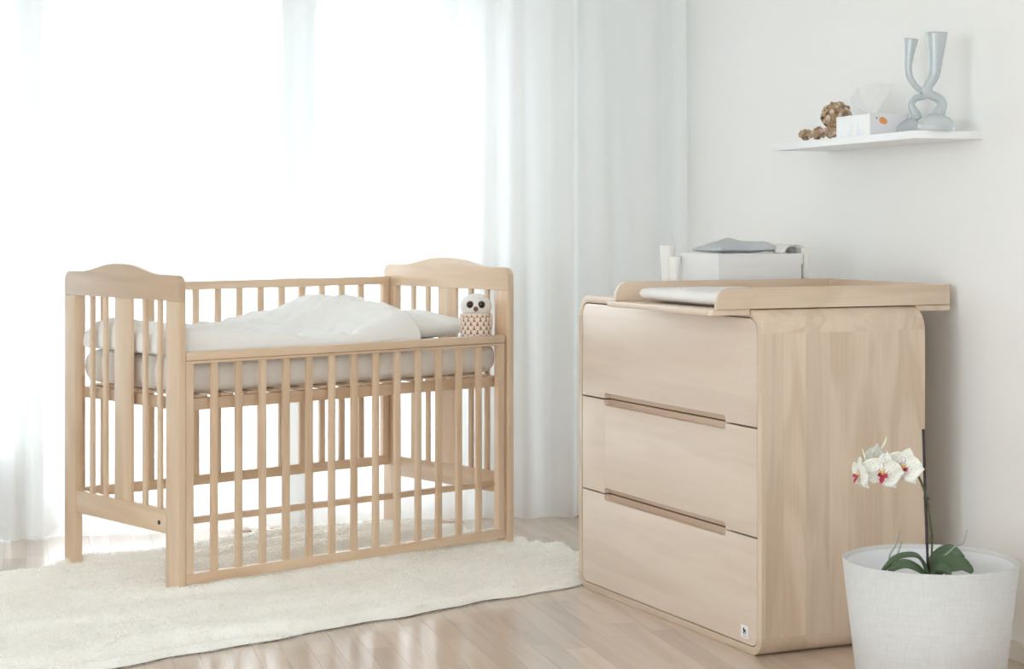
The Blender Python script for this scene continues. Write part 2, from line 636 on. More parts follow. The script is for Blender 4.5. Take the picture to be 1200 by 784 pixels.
curtain(-2.7, .075, 3, 'white sheer curtain in front of the planter at the room edge', .02, 0, ((-.03, .075),))
curtain(-.03, .99, 5, 'white sheer curtain hanging behind the crib and its raised headboard', .016, .052, ((-.03, .045), (.865, .99)))
curtain(.87, 2.335, 11, 'white sheer curtain drawn to the corner behind the dresser', .022, 0, ((.87, .995),))
tag(box('curtain_track', -2.75, 2.34, 6.44, 6.48, 2.462, 2.485, WHITE), 'slim white curtain track under the ceiling carrying the sheers', 'curtain track')
box_o = bpy.data.objects['curtain_track']
box_o.scale.z = 1

# wall socket behind the curtain
sk = ony(664, 522, WY)
so = thing('wall_socket', 'square white wall socket showing through the sheer curtain beside the dresser', 'socket', (sk.x, WY, sk.z))
link('plate', box_mesh(.085, .010, .085, .003), WHITE, so, (0, -.006, 0))
pr = [(.001, 0), (.022, 0), (.022, .004), (.019, .004), (.018, .001), (.001, .001)]
o = link('socket_ring', lathe_mesh(pr, 24), plain('socket_grey', (.55, .57, .58), .4), so, (0, -.0115, 0))
o.rotation_euler = (math.pi / 2, 0, 0)

# ------------------------------------------------------------------ crib
CA = math.radians(41.51) - YAW
co = room(-.9378, 5.2992)
CZ0 = .008
crib = thing('baby_crib', 'pale beech baby crib with curved headboards and a lowered slatted front', 'crib', (co.x, co.y, CZ0), CA)
L, W, T = 1.26, .66, .025
head_prof = ([(.0, .829), (.66, .829)] + arc(.63, .873, .03, 0, 90, 6)
             + [(.66 - .33 + .33 * math.cos(math.pi * (.10 + .8 * k / 22)) * 1.0, .903 + .028 * (.5 - .5 * math.cos(2 * math.pi * max(0, min(1, (k / 22 - .06) / .88)))) ** .9) for k in range(1, 22)]
             + arc(.03, .873, .03, 90, 180, 6))
# hump heights follow a raised cosine over the middle of the rail
hp = [(.0, .829), (.66, .829)] + arc(.63, .873, .03, 0, 90, 6)
for k in range(1, 30):
    y = .63 - .60 * k / 30
    t = min(1, max(0, (abs(y - .33) - .03) / .21))
    hp.append((y, .9035 + .0265 * (.5 + .5 * math.cos(math.pi * t))))
hp += arc(.03, .873, .03, 90, 180, 6)
for x0, first in ((0, True), (L - T, False)):
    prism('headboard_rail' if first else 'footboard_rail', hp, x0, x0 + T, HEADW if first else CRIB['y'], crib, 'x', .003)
    for y0, y1 in ((0, .068), (.592, .66)):
        p = box('post', x0, x0 + T, y0, y1, 0, .829, CRIB['z'], crib, .0025)
        if y0 > 0 and not first:
            for z in (.357, .201):
                b = link('bolt', lathe_mesh([(.0055, 0), (.0055, .002), (.001, .002)], 12), STEEL, p, (0, -.034, z - .4145))
                b.rotation_euler = (math.pi / 2, 0, 0)
    rl = box('end_rail', x0 + .003, x0 + T - .003, .068, .592, .167, .236, CRIB['y'], crib, .0025)
    if first:
        b = link('bolt', lathe_mesh([(.0065, 0), (.0065, .002), (.001, .002)], 12), STEEL, rl, (-.0095, .1074 - .33, -.006))
        b.rotation_euler = (0, -math.pi / 2, 0)
    thin = box_mesh(.011, .019, .597, .002)
    for y in (.507, .427, .199, .117):
        link('end_slat', thin, CRIB['z'], crib, (x0 + T / 2, y, .5325))
    box('end_board', x0 + .007, x0 + T - .007, .272, .368, .234, .831, CRIB['z'], crib, .002)

slat = box_mesh(.0215, .013, .60, .003)
SU = [.1371 - .0108 + .0829 * k for k in range(13)]
# lowered front side
box('side_rail', .0265, 1.2245, .001, .031, .660, .685, CRIB['x'], crib, .004)
box('rail_lip', .0265, 1.2245, .004, .028, .651, .6595, CRIB['x'], crib, .002)
box('side_rail', .0265, 1.2245, .002, .026, .028, .057, CRIB['x'], crib, .003)
for u in SU:
    link('side_slat', slat, CRIB['z'], crib, (u, .014, .355))
for u in (.040, 1.211):
    box('stile', u - .0135, u + .0135, .003, .026, .056, .652, CRIB['z'], crib, .003)
# fixed rear side
box('side_rail', .0265, 1.2335, .622, .648, .833, .861, CRIB['x'], crib, .004)
box('side_rail', .0265, 1.2335, .624, .646, .204, .237, CRIB['x'], crib, .003)
slat2 = box_mesh(.0215, .013, .604, .003)
for u in SU:
    link('side_slat', slat2, CRIB['z'], crib, (u - .004, .635, .535))
for u in (.040, 1.22):
    box('stile', u - .0135, u + .0135, .625, .646, .235, .835, CRIB['z'], crib, .003)
# stabiliser bar and the slatted base
box('stretcher', .022, 1.238, .055, .073, .188, .207, CRIB['x'], crib, .004)
for y0, y1 in ((.034, .058), (.598, .618)):
    box('base_batten', .027, 1.233, y0, y1, .516, .550, CRIB['x'], crib, .002)
for u in (.034, 1.214):
    box('base_crossbar', u, u + .018, .060, .596, .516, .550, CRIB['y'], crib, .002)
bs = box_mesh(.045, .575, .008, .003)
for k in range(13):
    link('base_slat', bs, CRIB['y'], crib, (.10 + .088 * k, .326, .5545))


def crib_pt(u, v, z=0):
    c, s = math.cos(CA), math.sin(CA)
    return Vector((co.x + u * c - v * s, co.y + u * s + v * c, z + CZ0))


# mattress
MU0, MU1, MV0, MV1, MZ0, MZ1 = .045, 1.215, .045, .612, .560, .664
bm = bmesh.new()
nx, ny = 60, 30
v, f = [], []


def rounded_slab(u0, u1, v0, v1, z0, z1, r, nx, ny, topf=None, power=3.0):
    """closed cushion: top and bottom grids meeting in a rounded rim"""
    v, f = [], []
    for side in (1, 0):
        for j in range(ny + 1):
            for i in range(nx + 1):
                a, b = i / nx, j / ny
                a = .5 - .5 * math.cos(math.pi * a) if nx > 6 else a
                b = .5 - .5 * math.cos(math.pi * b) if ny > 6 else b
                x, y = u0 + (u1 - u0) * a, v0 + (v1 - v0) * b
                e = min(x - u0, u1 - x, y - v0, v1 - y)
                k = min(1, e / r)
                h = (1 - (1 - k) ** power) ** (1 / power)
                zm = (z0 + z1) / 2
                z = zm + (z1 - zm) * h if side else zm - (zm - z0) * h
                if topf:
                    z = topf(x, y, z, side, h)
                v.append((x, y, z))
    n = (nx + 1) * (ny + 1)
    for s in (0, 1):
        for j in range(ny):
            for i in range(nx):
                q = [s * n + j * (nx + 1) + i, s * n + j * (nx + 1) + i + 1, s * n + (j + 1) * (nx + 1) + i + 1, s * n + (j + 1) * (nx + 1) + i]
                f.append(tuple(q if s == 0 else q[::-1]))
    me = pydata('slab', v, f, True)
    bm = bmesh.new()
    bm.from_mesh(me)
    bmesh.ops.remove_doubles(bm, verts=bm.verts, dist=1e-5)
    bmesh.ops.recalc_face_normals(bm, faces=bm.faces)
    bm.to_mesh(me)
    bm.free()
    me.polygons.foreach_set('use_smooth', [True] * len(me.polygons))
    return me


me = rounded_slab(MU0, MU1, MV0, MV1, 0, MZ1 - MZ0, .055, 70, 36)
tag(link('mattress', me, MATT, None, (co.x, co.y, MZ0 + CZ0), CA), 'white padded mattress on the slatted base of the crib', 'mattress')

# duvet: puffy, wrinkled cover pushed towards the headboard side
def duvet_top(u, v):
    """height of the duvet's upper surface above the mattress top"""
    base = .055 + .012 * math.sin(u * 9 + v * 4) + .010 * math.sin(v * 17 + u * 5)
    # big rumpled ridge and the rolled end near the pillow
    base += .075 * math.exp(-((u - .74) / .12) ** 2 - ((v - .34) / .17) ** 2)
    base += .050 * math.exp(-((u - .83) / .10) ** 2 - ((v - .12) / .12) ** 2)
    base += .028 * math.exp(-((u - .56) / .18) ** 2 - ((v - .42) / .12) ** 2)
    base += .022 * math.exp(-((u - .12) / .16) ** 2 - ((v - .50) / .14) ** 2)
    base += .006 * float(noise2(u * 3.5, v * 5, 3)) + .004 * float(noise2(u * 8 + v * 6, v * 9, 5)) + .0022 * float(noise2(u * 18, v * 22, 8))
    # creases running along the bed
    w = math.sin((v + .05 * math.sin(u * 7) + .03 * math.sin(u * 15)) * 46)
    base += .010 * abs(w) ** .5 - .005
    w2 = math.sin((u * .8 + v * .6 + .04 * math.sin(v * 21) + .03 * math.sin(u * 13)) * 31)
    base += .007 * abs(w2) ** .5 - .004
    return base


def make_duvet():
    U0, V0, V1 = .030, .034, .60
    nx, ny = 150, 84
    v, f = [], []
    for s in (1, 0):
        for j in range(ny + 1):
            for i in range(nx + 1):
                a = .5 - .5 * math.cos(math.pi * i / nx)
                b = .5 - .5 * math.cos(math.pi * j / ny)
                y = V0 + (V1 - V0) * b
                u1 = .90 - .05 * math.sin(b * 6) - .03 * b + .012 * math.sin(b * 19)
                x = U0 + (u1 - U0) * a
                e = min((x - U0) / .03, (u1 - x) / .05, (y - V0) / .03, (V1 - y) / .035)
                k = max(0, min(1, e))
                h = (1 - (1 - k) ** 2.6) ** (1 / 2.6)
                z = .003 + (duvet_top(x, y) * (h if s else 0)) + (.012 * (1 - h) if not s else .012 * (1 - h))
                v.append((x, y, z + (MZ1)))
    n = (nx + 1) * (ny + 1)
    for s in (0, 1):
        for j in range(ny):
            for i in range(nx):
                q = (s * n + j * (nx + 1) + i, s * n + j * (nx + 1) + i + 1, s * n + (j + 1) * (nx + 1) + i + 1, s * n + (j + 1) * (nx + 1) + i)
                f.append(q if s == 0 else q[::-1])
    me = pydata('duvet', v, f, True)
    bm = bmesh.new()
    bm.from_mesh(me)
    bmesh.ops.remove_doubles(bm, verts=bm.verts, dist=1e-5)
    bmesh.ops.recalc_face_normals(bm, faces=bm.faces)
    bm.to_mesh(me)
    bm.free()
    me.polygons.foreach_set('use_smooth', [True] * len(me.polygons))
    return me


tag(link('duvet', make_duvet(), LINEN, None, (co.x, co.y, CZ0), CA), 'rumpled white cotton duvet spread over the crib mattress', 'duvet')


def pil(x, y, z, side, h):
    return z + (.004 * math.sin(x * 40 + y * 25) + .006 * math.sin(x * 17 - y * 21)) * h * (1 if side else 0)


me = rounded_slab(-.14, .14, -.18, .18, 0, .085, .13, 44, 50, pil, 2.2)
pw = crib_pt(1.062, .345, MZ1 + .003)
tag(link('pillow', me, LINEN, None, pw, CA), 'flat white pillow beside the toy owl in the crib', 'pillow')

# ------------------------------------------------------------------ owl
OC = crib_pt(1.172, .086, MZ1 + .006)
owl = thing('toy_owl', 'small white plush owl with rust feather pattern sitting in the crib', 'soft toy', OC, CA - .72)
PLUSH = plain('white_plush', (.86, .83, .80), .95, bump=.8, bscale=180, sheen=.4)
RUST = plain('rust_plush', (.55, .22, .08), .95)
CREAM = plain('cream_felt', (.86, .74, .64), .95)
body = lathe_mesh([(.001, 0), (.038, .0), (.047, .012), (.049, .035), (.047, .06), (.044, .075), (.036, .086), (.001, .09)], 32)
link('body', body, RUST, owl)


def blob(rx, ry, rz, seg=24, rings=16):
    bm = bmesh.new()
    bmesh.ops.create_uvsphere(bm, u_segments=seg, v_segments=rings, radius=1)
    bmesh.ops.scale(bm, vec=(rx, ry, rz), verts=bm.verts)
    return to_mesh(bm, smooth=True)


hd = link('head', blob(.052, .046, .040), PLUSH, owl, (0, 0, .108))
BLACK = plain('glossy_black', (.012, .012, .012), .08)
BROWN = plain('amber_ring', (.30, .19, .08), .3)
for s in (-1, 1):
    d = Vector((s * .0185, -.0415, .006))
    e = link('eye', blob(.0125, .006, .0125, 16, 10), BROWN, hd, d)
    link('pupil', blob(.0098, .006, .0098, 16, 10), BLACK, e, (0, -.0022, 0))
    link('wing', blob(.007, .020, .028, 14, 10), CREAM, owl, (s * .048, .004, .056))
link('beak', blob(.008, .008, .008, 14, 10), plain('brown_beak', (.22, .10, .075), .5), hd, (0, -.047, -.008))
v, f = [], []
for row in range(7):
    z = .086 - row * .0135
    n = 15
    for k in range(n):
        a = 2 * math.pi * (k + .5 * (row % 2)) / n
        R = (.0415, .0468, .0490)[min(row, 2)] + .0012
        c, s = math.cos(a), math.sin(a)
        base = len(v)
        out = []
        for j in range(9):
            t = math.pi * j / 8
            w, hh = .0088 * math.cos(t), -.0150 * math.sin(t) ** .8
            out.append((R * c - w * s + .0012 * c * math.sin(t), R * s + w * c + .0012 * s * math.sin(t), z + hh))
        v += out + [((R + .0026) * c, (R + .0026) * s, z - .004)]
        for j in range(8):
            f.append((base + j, base + j + 1, base + 9))
        f.append((base + 8, base, base + 9))
o = link('feathers', pydata('feathers', v, f, True), CREAM, owl)
o['kind'] = 'stuff'

# ------------------------------------------------------------------ dresser with changing tray
DA = math.radians(24.28) - YAW
do = room(.600, 4.6045)
# local axes: x along the front from the near right corner (0) to the far left (-w), y = depth, so x = -u turned: use rotation so that +x points to the right-hand depth
dresser = thing('chest_of_drawers', 'birch chest of three drawers with rounded corners against the right wall', 'dresser', (do.x, do.y, 0), DA)
# local frame of this thing: x = depth v (towards the wall), y = u (along the front, away from viewer)
DU0, DWU, DEP, DH, TH = -.018, .984, .484, .848, .0195
RT, RB = .058, .046
top_out = [(DU0, DH - RT)] + arc(DU0 + RT, DH - RT, RT, 180, 90, 10)[1:] + arc(DWU - RT, DH - RT, RT, 90, 0, 10)
top_in = arc(DWU - RT, DH - RT, RT - TH, 0, 90, 10) + arc(DU0 + RT, DH - RT, RT - TH, 90, 180, 10)
prism('top_shell', top_out + top_in, 0, DEP, DRES['y'], dresser, 'x', .002)
bot_out = [(DU0, RB)] + arc(DU0 + RB, RB, RB, 180, 270, 10)[1:] + arc(DWU - RB, RB, RB, 270, 360, 10)
bot_in = arc(DWU - RB, RB, RB - TH, 360, 270, 10) + arc(DU0 + RB, RB, RB - TH, 270, 180, 10)
prism('bottom_shell', bot_out + bot_in, 0, DEP, DRES['y'], dresser, 'x', .002)
# side panels glued up from staves
cuts = [0, .012, .062, .128, .196, .252, .402, .478, DEP]
for y0, y1 in ((DU0, DU0 + TH), (DWU - TH, DWU)):
    sp = link('side_panel', None, None, dresser, (0, y0, 0))
    for a, b in zip(cuts, cuts[1:]):
        box('stave', a, b, 0, TH, RB, DH - RT, DRES['z'], sp, .0003, 1)
box('back_panel', DEP - .012, DEP - .004, DU0 + TH, DWU - TH, TH, DH - TH, DRES['z'], dresser)
box('carcass', .029, DEP - .013, DU0 + TH + .001, DWU - TH - .001, TH + .001, DH - TH - .001, plain('carcass_inside', (.10, .07, .05), .8), dresser)
# drawer fronts (outline in u,z)
GA = .0021
ri_t, ri_b = RT - TH - GA, RB - TH - GA + .006
uL, uR = TH * .28, DWU - TH * .28     # the shell's front edge is slim
ZT, ZB, G1, G2 = DH - TH - .003, TH + .0022, .558, .289
HU0, HU1, HH = .154, .823, .0175
uL, uR = DU0 + TH + .0025, DWU - TH - .0025


def notch_top(z, g):
    """outline along an upper edge at z with the finger recess, running +u to -u"""
    zz = g - HH
    return [(uR, z), (HU1, z)] + arc(HU1 - .01, zz + .01, .01, 0, -90, 4) + arc(HU0 + .01, zz + .01, .01, -90, -180, 4) + [(HU0, z), (uL, z)]


def notch_bot(z, g):
    zz = g + HH
    return [(uL, z), (HU0, z)] + arc(HU0 + .01, zz - .01, .01, 180, 90, 4) + arc(HU1 - .01, zz - .01, .01, 90, 0, 4) + [(HU1, z), (uR, z)]


rt, rb = .036, .024
d1 = notch_bot(G1 + GA, G1) + arc(uR - rt, ZT - rt, rt, 0, 90, 8) + arc(uL + rt, ZT - rt, rt, 90, 180, 8)
d2 = notch_bot(G2 + GA, G2) + notch_top(G1 - GA, G1)
d3 = arc(uL + rb, ZB + rb, rb, 180, 270, 8) + arc(uR - rb, ZB + rb, rb, 270, 360, 8) + notch_top(G2 - GA, G2)
FRONT_Y = wood('drawer_birch_y', 'y', (.64, .51, .40), (.70, .575, .465), (.75, .63, .52), tone=.015, ringscale=9, flame=.25, fine=.5, coat_ior=2.0)
RECESS_SHADE = wood('recess_shade_birch', 'y', (.50, .35, .245), (.58, .425, .31), (.65, .49, .37), tone=.0, ringscale=9, flame=.25, coat=0.0)  # drawer birch with the recess's shade and warm bounce painted into the colour
fronts = []
for k, pts in enumerate((d1, d2, d3)):
    dr = prism('drawer_front', pts, .0005, .0190, FRONT_Y, dresser, 'x', .0012)
    fronts.append(dr)
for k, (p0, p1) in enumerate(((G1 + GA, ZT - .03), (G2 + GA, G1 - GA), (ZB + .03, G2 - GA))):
    o = box('recess_back', .0191, .0270, uL + .04, uR - .04, p0, p1, RECESS_SHADE, None)
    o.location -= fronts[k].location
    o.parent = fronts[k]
# maker's label
lab = link('maker_label', box_mesh(.0012, .033, .031, .0), plain('label_white', (.82, .82, .83), .5), fronts[2], Vector((-.0002, .061, .050)) - fronts[2].location)
INK = plain('label_ink', (.02, .02, .02), .6)
# small black four-legged emblem with a line of print under it
em = [(-.004, .009), (-.001, .008), (.000, .005), (.005, .005), (.006, .001), (.005, -.007), (.0028, -.007), (.0025, -.001), (-.0015, -.001), (-.0020, -.007), (-.0042, -.007), (-.0045, .003), (-.0065, .006)]
o = prism('emblem', [(-a, b + .001) for a, b in em], -.0012, -.0006, INK, None, 'x')
o.parent = lab
for k in range(5):
    link('print_mark', box_mesh(.0004, .0022, .0016), plain('label_grey_%d' % k, (.25, .25, .26), .6), lab, (-.0008, .0065 - k * .0033, -.0105))

# changing tray: a thing lying on the dresser
tray = thing('changing_tray', 'birch changing tray with raised rounded sides on top of the dresser', 'changing table', (do.x, do.y, 0), DA)
TU0, TU1, TV0, TV1, PZ0, PZ1 = .024, .572, -.100, .594, DH + .001, .9015
box('base_board', .002, TV1 - .016, TU0 + .016, TU1 - .016, PZ0, PZ0 + .006, DRES['x'], tray)
lip = [(-.118, TU0 + .03)] + [(-.104 - .014 * math.cos(math.radians(a)), TU0 + .022 - .014 * math.sin(math.radians(a))) for a in range(0, 91, 15)] + [(-.003, TU0 + .008), (-.003, TU1 + .012)] + [(-.104 - .014 * math.sin(math.radians(a)), TU1 - .002 + .014 * math.cos(math.radians(a))) for a in range(0, 91, 15)]
prism('front_lip', lip, DH - .014, DH + .001, DRES['y'], tray, 'z', .002)
box('rear_cleat', DEP + .002, TV1, TU0, TU1, DH - .014, DH, DRES['y'], tray, .0015)
for name, u0 in (('side_board', TU0), ('side_board', TU1 - .015)):
    pr = [(TV0, PZ0), (TV1, PZ0), (TV1, PZ1)] + arc(TV0 + .042, PZ1 - .042, .042, 90, 170, 8) + [(TV0, PZ0 + .006)]
    prism(name, pr, u0, u0 + .015, DRES['x'], tray, 'y', .002)
box('back_board', TV1 - .015, TV1, TU0 + .0152, TU1 - .0152, PZ0, PZ1, DRES['y'], tray, .0015)


def dres_pt(u, v, z):
    c, s = math.cos(DA), math.sin(DA)
    return Vector((do.x + v * c - u * s, do.y + v * s + u * c, z))


# towel in the tray
def waffle(x, y, z, side, h):
    return z + (.0012 * (math.sin(x * 700) + math.sin(y * 700)) + .003 * math.sin(y * 24 + 1)) * h * (1 if side else 0)


me = rounded_slab(-.095, .13, -.215, .205, 0, .032, .020, 60, 110, waffle, 2.2)
WAF = plain('waffle_cotton', (.92, .91, .89), .95, bump=1, bscale=420)
tw = dres_pt(.292, .035, PZ0 + .007)
tag(link('folded_towel', me, WAF, None, tw, DA), 'folded white waffle towel lying in the changing tray', 'towel')

# storage box beyond the tray
bx = dres_pt(.602, .245, DH + .001)
sb = thing('storage_box', 'white open storage box with a banded rim on the dresser beyond the tray', 'box', bx, DA - .06)
BOXM = plain('white_card', (.82, .83, .84), .6)
BW, BDp, BHt = .262, .235, .122
box('base', 0, BW, 0, BDp, 0, .006, BOXM, sb)
for a in ((0, BW, 0, .006), (0, BW, BDp - .006, BDp), (0, .006, .006, BDp - .006), (BW - .006, BW, .006, BDp - .006)):
    box('wall_board', a[0], a[1], a[2], a[3], .006, BHt, BOXM, sb)
for a in ((-.003, BW + .003, -.003, 0), (-.003, BW + .003, BDp, BDp + .003), (-.003, 0, 0, BDp), (BW, BW + .003, 0, BDp)):
    box('rim_band', a[0], a[1], a[2], a[3], BHt - .03, BHt + .001, BOXM, sb)


def cloth(w, d, h, seed, nx=40, ny=30, freq=3.0):
    r = random.Random(seed)
    s1, s2 = r.randrange(999), r.randrange(999)

    def fn(x, y, z, side, hh):
        n = .55 * float(noise2(x / w * freq * .6, y / d * freq * .5, s1)) + .3 * abs(float(noise2(x / w * freq, y / d * freq, s2)))
        return z + h * n * hh * (1 if side else .2)
    return rounded_slab(-w / 2, w / 2, -d / 2, d / 2, 0, h, min(w, d) * .3, nx, ny, fn, 2.0)


GREYC = plain('grey_muslin', (.55, .57, .60), .95, noise=.08, nscale=25, bump=.3, bscale=300)
CREAMC = plain('cream_muslin', (.80, .78, .74), .95, bump=.4, bscale=300)
p_ = dres_pt(.60 + .10, .245 + .115, DH + BHt + .0035)
tag(link('muslin_cloth', cloth(.21, .14, .019, 4, freq=1.7), GREYC, None, p_, DA + .1), 'crumpled grey muslin cloth heaped on the white storage box', 'cloth')
# cream cloth hanging over the box's far edge
v, f = [], []
prof = [(-.055, .128), (-.045, .139), (-.02, .146), (.000, .142), (.010, .134), (.014, .10), (.017, .06), (.022, .02), (.026, .0015)]
cp = smooth_path([(a, 0, b) for a, b in prof], 4)
nn = len(cp)
for j in range(26):
    y = -.012 + .11 * j / 25
    for i, q in enumerate(cp):
        t = i / (nn - 1)
        v.append((q[0] + .004 * math.sin(j * .9 + t * 3) * (1 + t), y + .006 * math.sin(t * 9), q[2] + .005 * math.sin(j * 1.1 + t * 5) * (1 - t)))
for j in range(25):
    for i in range(nn - 1):
        f.append((j * nn + i, j * nn + i + 1, (j + 1) * nn + i + 1, (j + 1) * nn + i))
me = pydata('hang', v, f, True)
c, s = math.cos(DA - .06), math.sin(DA - .06)
hp_ = bx + Vector((BW * c - .01 * s, BW * s + .01 * c, 0))
o = tag(link('burp_cloth', me, CREAMC, None, hp_, DA - .06), 'cream cloth draped over the rim of the white storage box', 'cloth')
sm = o.modifiers.new('thickness', 'SOLIDIFY')
sm.thickness = .002

# two white tumblers beside the box
FROST = plain('white_plastic', (.86, .85, .83), .35)


def tumbler(px0, px1, pyt, u, label, h):
    """tapered cup standing on the dresser top"""
    g = room(((px0 + px1) / 2 - 600) / F, 1)
    # depth where the ray meets the plane u = const of the dresser
    n = Vector((-math.sin(DA), math.cos(DA)))
    d = (u + do.x * n.x + do.y * n.y) / (g.x * n.x + g.y * n.y)
    p = g * d
    r = (px1 - px0) / 2 / F * d
    prof = [(.001, 0), (r * .66, 0), (r * .70, h * .25), (r * .82, h * .6), (r * .98, h * .9), (r, h), (r * .9, h + .003), (r * .84, h - .003), (r * .66, h * .6), (r * .55, .006), (.001, .006)]
    tag(link('tumbler', lathe_mesh(prof, 28), FROST, None, (p.x, p.y, DH + .001)), label, 'cup')


tumbler(773, 792, 288, .905, 'taller white flared cup on the dresser behind the shorter one', .142)
tumbler(784, 798, 300, .835, 'shorter white flared cup on the dresser next to the storage box', .110)

# ------------------------------------------------------------------ wall shelf and what stands on it
SX0, SX1, SYn, SYf, SZ0, SZ1 = WX - .19, WX, 4.305, 5.235, 1.2715, 1.2915
tag(box('wall_shelf', SX0, SX1 - .0006, SYn, SYf, SZ0, SZ1, WHITE, None, .0015), 'white floating shelf on the right wall above the dresser', 'shelf')

# tissue box
a_, b_ = onx(980, 160, WX - .175), onx(1019, 156, WX - .175)
TB = thing('tissue_box', 'white tissue box with watercolour print and an orange balloon on the shelf', 'tissue box', (WX - .175, b_.y, SZ1 + .0005))


def watercolor():
    m, nt, p = new_mat('watercolour_print')
    N, L = nt.nodes.new, nt.links.new
    tc, mp = N('ShaderNodeTexCoord'), N('ShaderNodeMapping')
    mp.inputs['Scale'].default_value = (1, 30, 9)
    n = N('ShaderNodeTexNoise'); n.inputs['Scale'].default_value = 1.3; n.inputs['Detail'].default_value = 3
    cr = N('ShaderNodeValToRGB')
    e = cr.color_ramp.elements
    e[0].position, e[0].color = .30, (.72, .80, .92, 1)
    e[1].position, e[1].color = .72, (.80, .86, .80, 1)
    k = e.new(.46); k.color = (.90, .92, .95, 1)
    k = e.new(.60); k.color = (.92, .91, .85, 1)
    L(tc.outputs['Object'], mp.inputs['Vector']); L(mp.outputs[0], n.inputs['Vector'])
    L(n.outputs['Fac'], cr.inputs['Fac']); L(cr.outputs['Color'], p.inputs['Base Color'])
    p.inputs['Roughness'].default_value = .5
    return m


tl_, td_, th_ = (a_.y - b_.y), .115, .058
bd = box('carton', 0, td_, 0, tl_, 0, th_, watercolor(), TB, .001, 1)
bd.rotation_euler = (0, 0, 0)
side = box('end_panel', .001, td_ - .001, -.0008, .0002, .001, th_ - .001, plain('lilac_card', (.74, .73, .76), .5), TB)
ORG = plain('balloon_orange', (.72, .30, .10), .5)
bl = lathe_mesh([(.001, -.0095), (.006, -.008), (.0088, -.003), (.009, .002), (.006, .007), (.001, .0085)], 20)
for q in bl.vertices:
    q.co = (q.co.x * 1.25, q.co.z, q.co.y * .06 - 0)
o = link('balloon_print', pydata('balloon', [(.0125 * math.cos(t * .3142) * (1 + .12 * math.cos(t * .3142)), 0, .009 * math.sin(t * .3142)) for t in range(20)] , [tuple(range(20))]), ORG, side, (-td_ / 2 + .038, -.0008, .010))
o.rotation_euler = (0, math.radians(25), 0)
link('balloon_knot', pydata('knot', [(.0026 * math.cos(t * .7), 0, .0026 * math.sin(t * .7)) for t in range(9)], [tuple(range(9))]), plain('knot_brown', (.2, .12, .12), .5), side, (-td_ / 2 + .020, -.0008, .0165))
# the sheet pulled out of the slot
sheet = []
v, f = [], []
for i in range(15):
    for j in range(12):
        a, b = i / 14, j / 11
        y = tl_ / 2 + (a - .5) * (.05 + .20 * b) + .04 * b
        z = th_ + .004 + .085 * b * (1 - .45 * a * a * b) * (1 - .25 * abs(a - .3))
        x = td_ / 2 + .025 * math.sin(a * 5 + b * 2) * b + .006 * math.sin(a * 14 + b * 5) * b
        v.append((x, y, z))
for i in range(14):
    for j in range(11):
        f.append((i * 12 + j, i * 12 + j + 1, (i + 1) * 12 + j + 1, (i + 1) * 12 + j))
link('tissue', pydata('tissue', v, f, True), TISSUE, TB)

# candlesticks of smoky glass
def smoky():
    m, nt, p = new_mat('smoky_glass')
    p.inputs['Base Color'].default_value = (.82, .87, .89, 1)
    p.inputs['Roughness'].default_value = .02
    p.inputs['Transmission Weight'].default_value = .62
    p.inputs['IOR'].default_value = 1.35
    p.inputs['Coat Weight'].default_value = .6
    return m


SMOKE = smoky()


def candlestick(base_px, base_w, stem, top, X, label):
    """dome foot with a hollow swaying stem that flares to a cup; pixels on a plane parallel to the wall"""
    c = onx(base_px, 150, X)
    dep = c.x * SY + c.y * CY
    k = dep / F     # metres per pixel at that depth
    t = thing('candlestick', label, 'candlestick', (X, c.y, SZ1 + .0005), 0, 'pair of glass candlesticks on the shelf')
    r = base_w / 2 * k
    link('foot', lathe_mesh([(.001, 0), (r * .93, 0), (r, .006), (r, .014), (r * .93, .024), (r * .75, .033), (r * .45, .041), (.012, .046), (.001, .046)], 36), SMOKE, t)
    pts, rad = [], []
    for px, py, w in stem:
        q = at(px, py, dep)
        pts.append((q.x - c.x, q.y - c.y, q.z - SZ1))
        rad.append(w / 2 * k)
    # sway in depth so that the two stems pass beside one another
    pth = smooth_path(pts, 7)
    rr = [x[0] for x in smooth_path([(a, 0, 0) for a in rad], 7)]
    o = link('stem', tube_mesh(pth, rr, 18, False), SMOKE, t)
    sm = o.modifiers.new('wall', 'SOLIDIFY')
    sm.thickness = .0022
    sm.offset = -1
    return t


candlestick(1067.5, 34, [(1074, 140, 17), (1073, 134, 12), (1068, 123.5, 8), (1073, 115.5, 8), (1084, 113, 7), (1083, 109, 7), (1075, 103, 7), (1066.5, 91, 8), (1064.5, 78, 9), (1066, 62, 12), (1068, 46, 17)], 46, WX - .062,
            'grey glass candlestick with kinked stem, the shorter of the pair on the shelf')
candlestick(1097, 43, [(1100, 140, 20), (1100, 134, 14), (1104, 123.5, 10), (1101, 116.5, 9), (1090, 110.5, 9), (1087, 103, 9), (1094.5, 88, 12), (1096.5, 70, 15), (1097.2, 52, 20), (1097.5, 38.5, 24)], 38, WX - .118,
            'taller grey glass candlestick with kinked stem and flared cup at the shelf end')

# dried flower heads
DRY = plain('dried_petal', (.46, .32, .19), .9, noise=.45, nscale=40)
DRYP = plain('dried_petal_pink', (.66, .50, .44), .9, noise=.2, nscale=40)


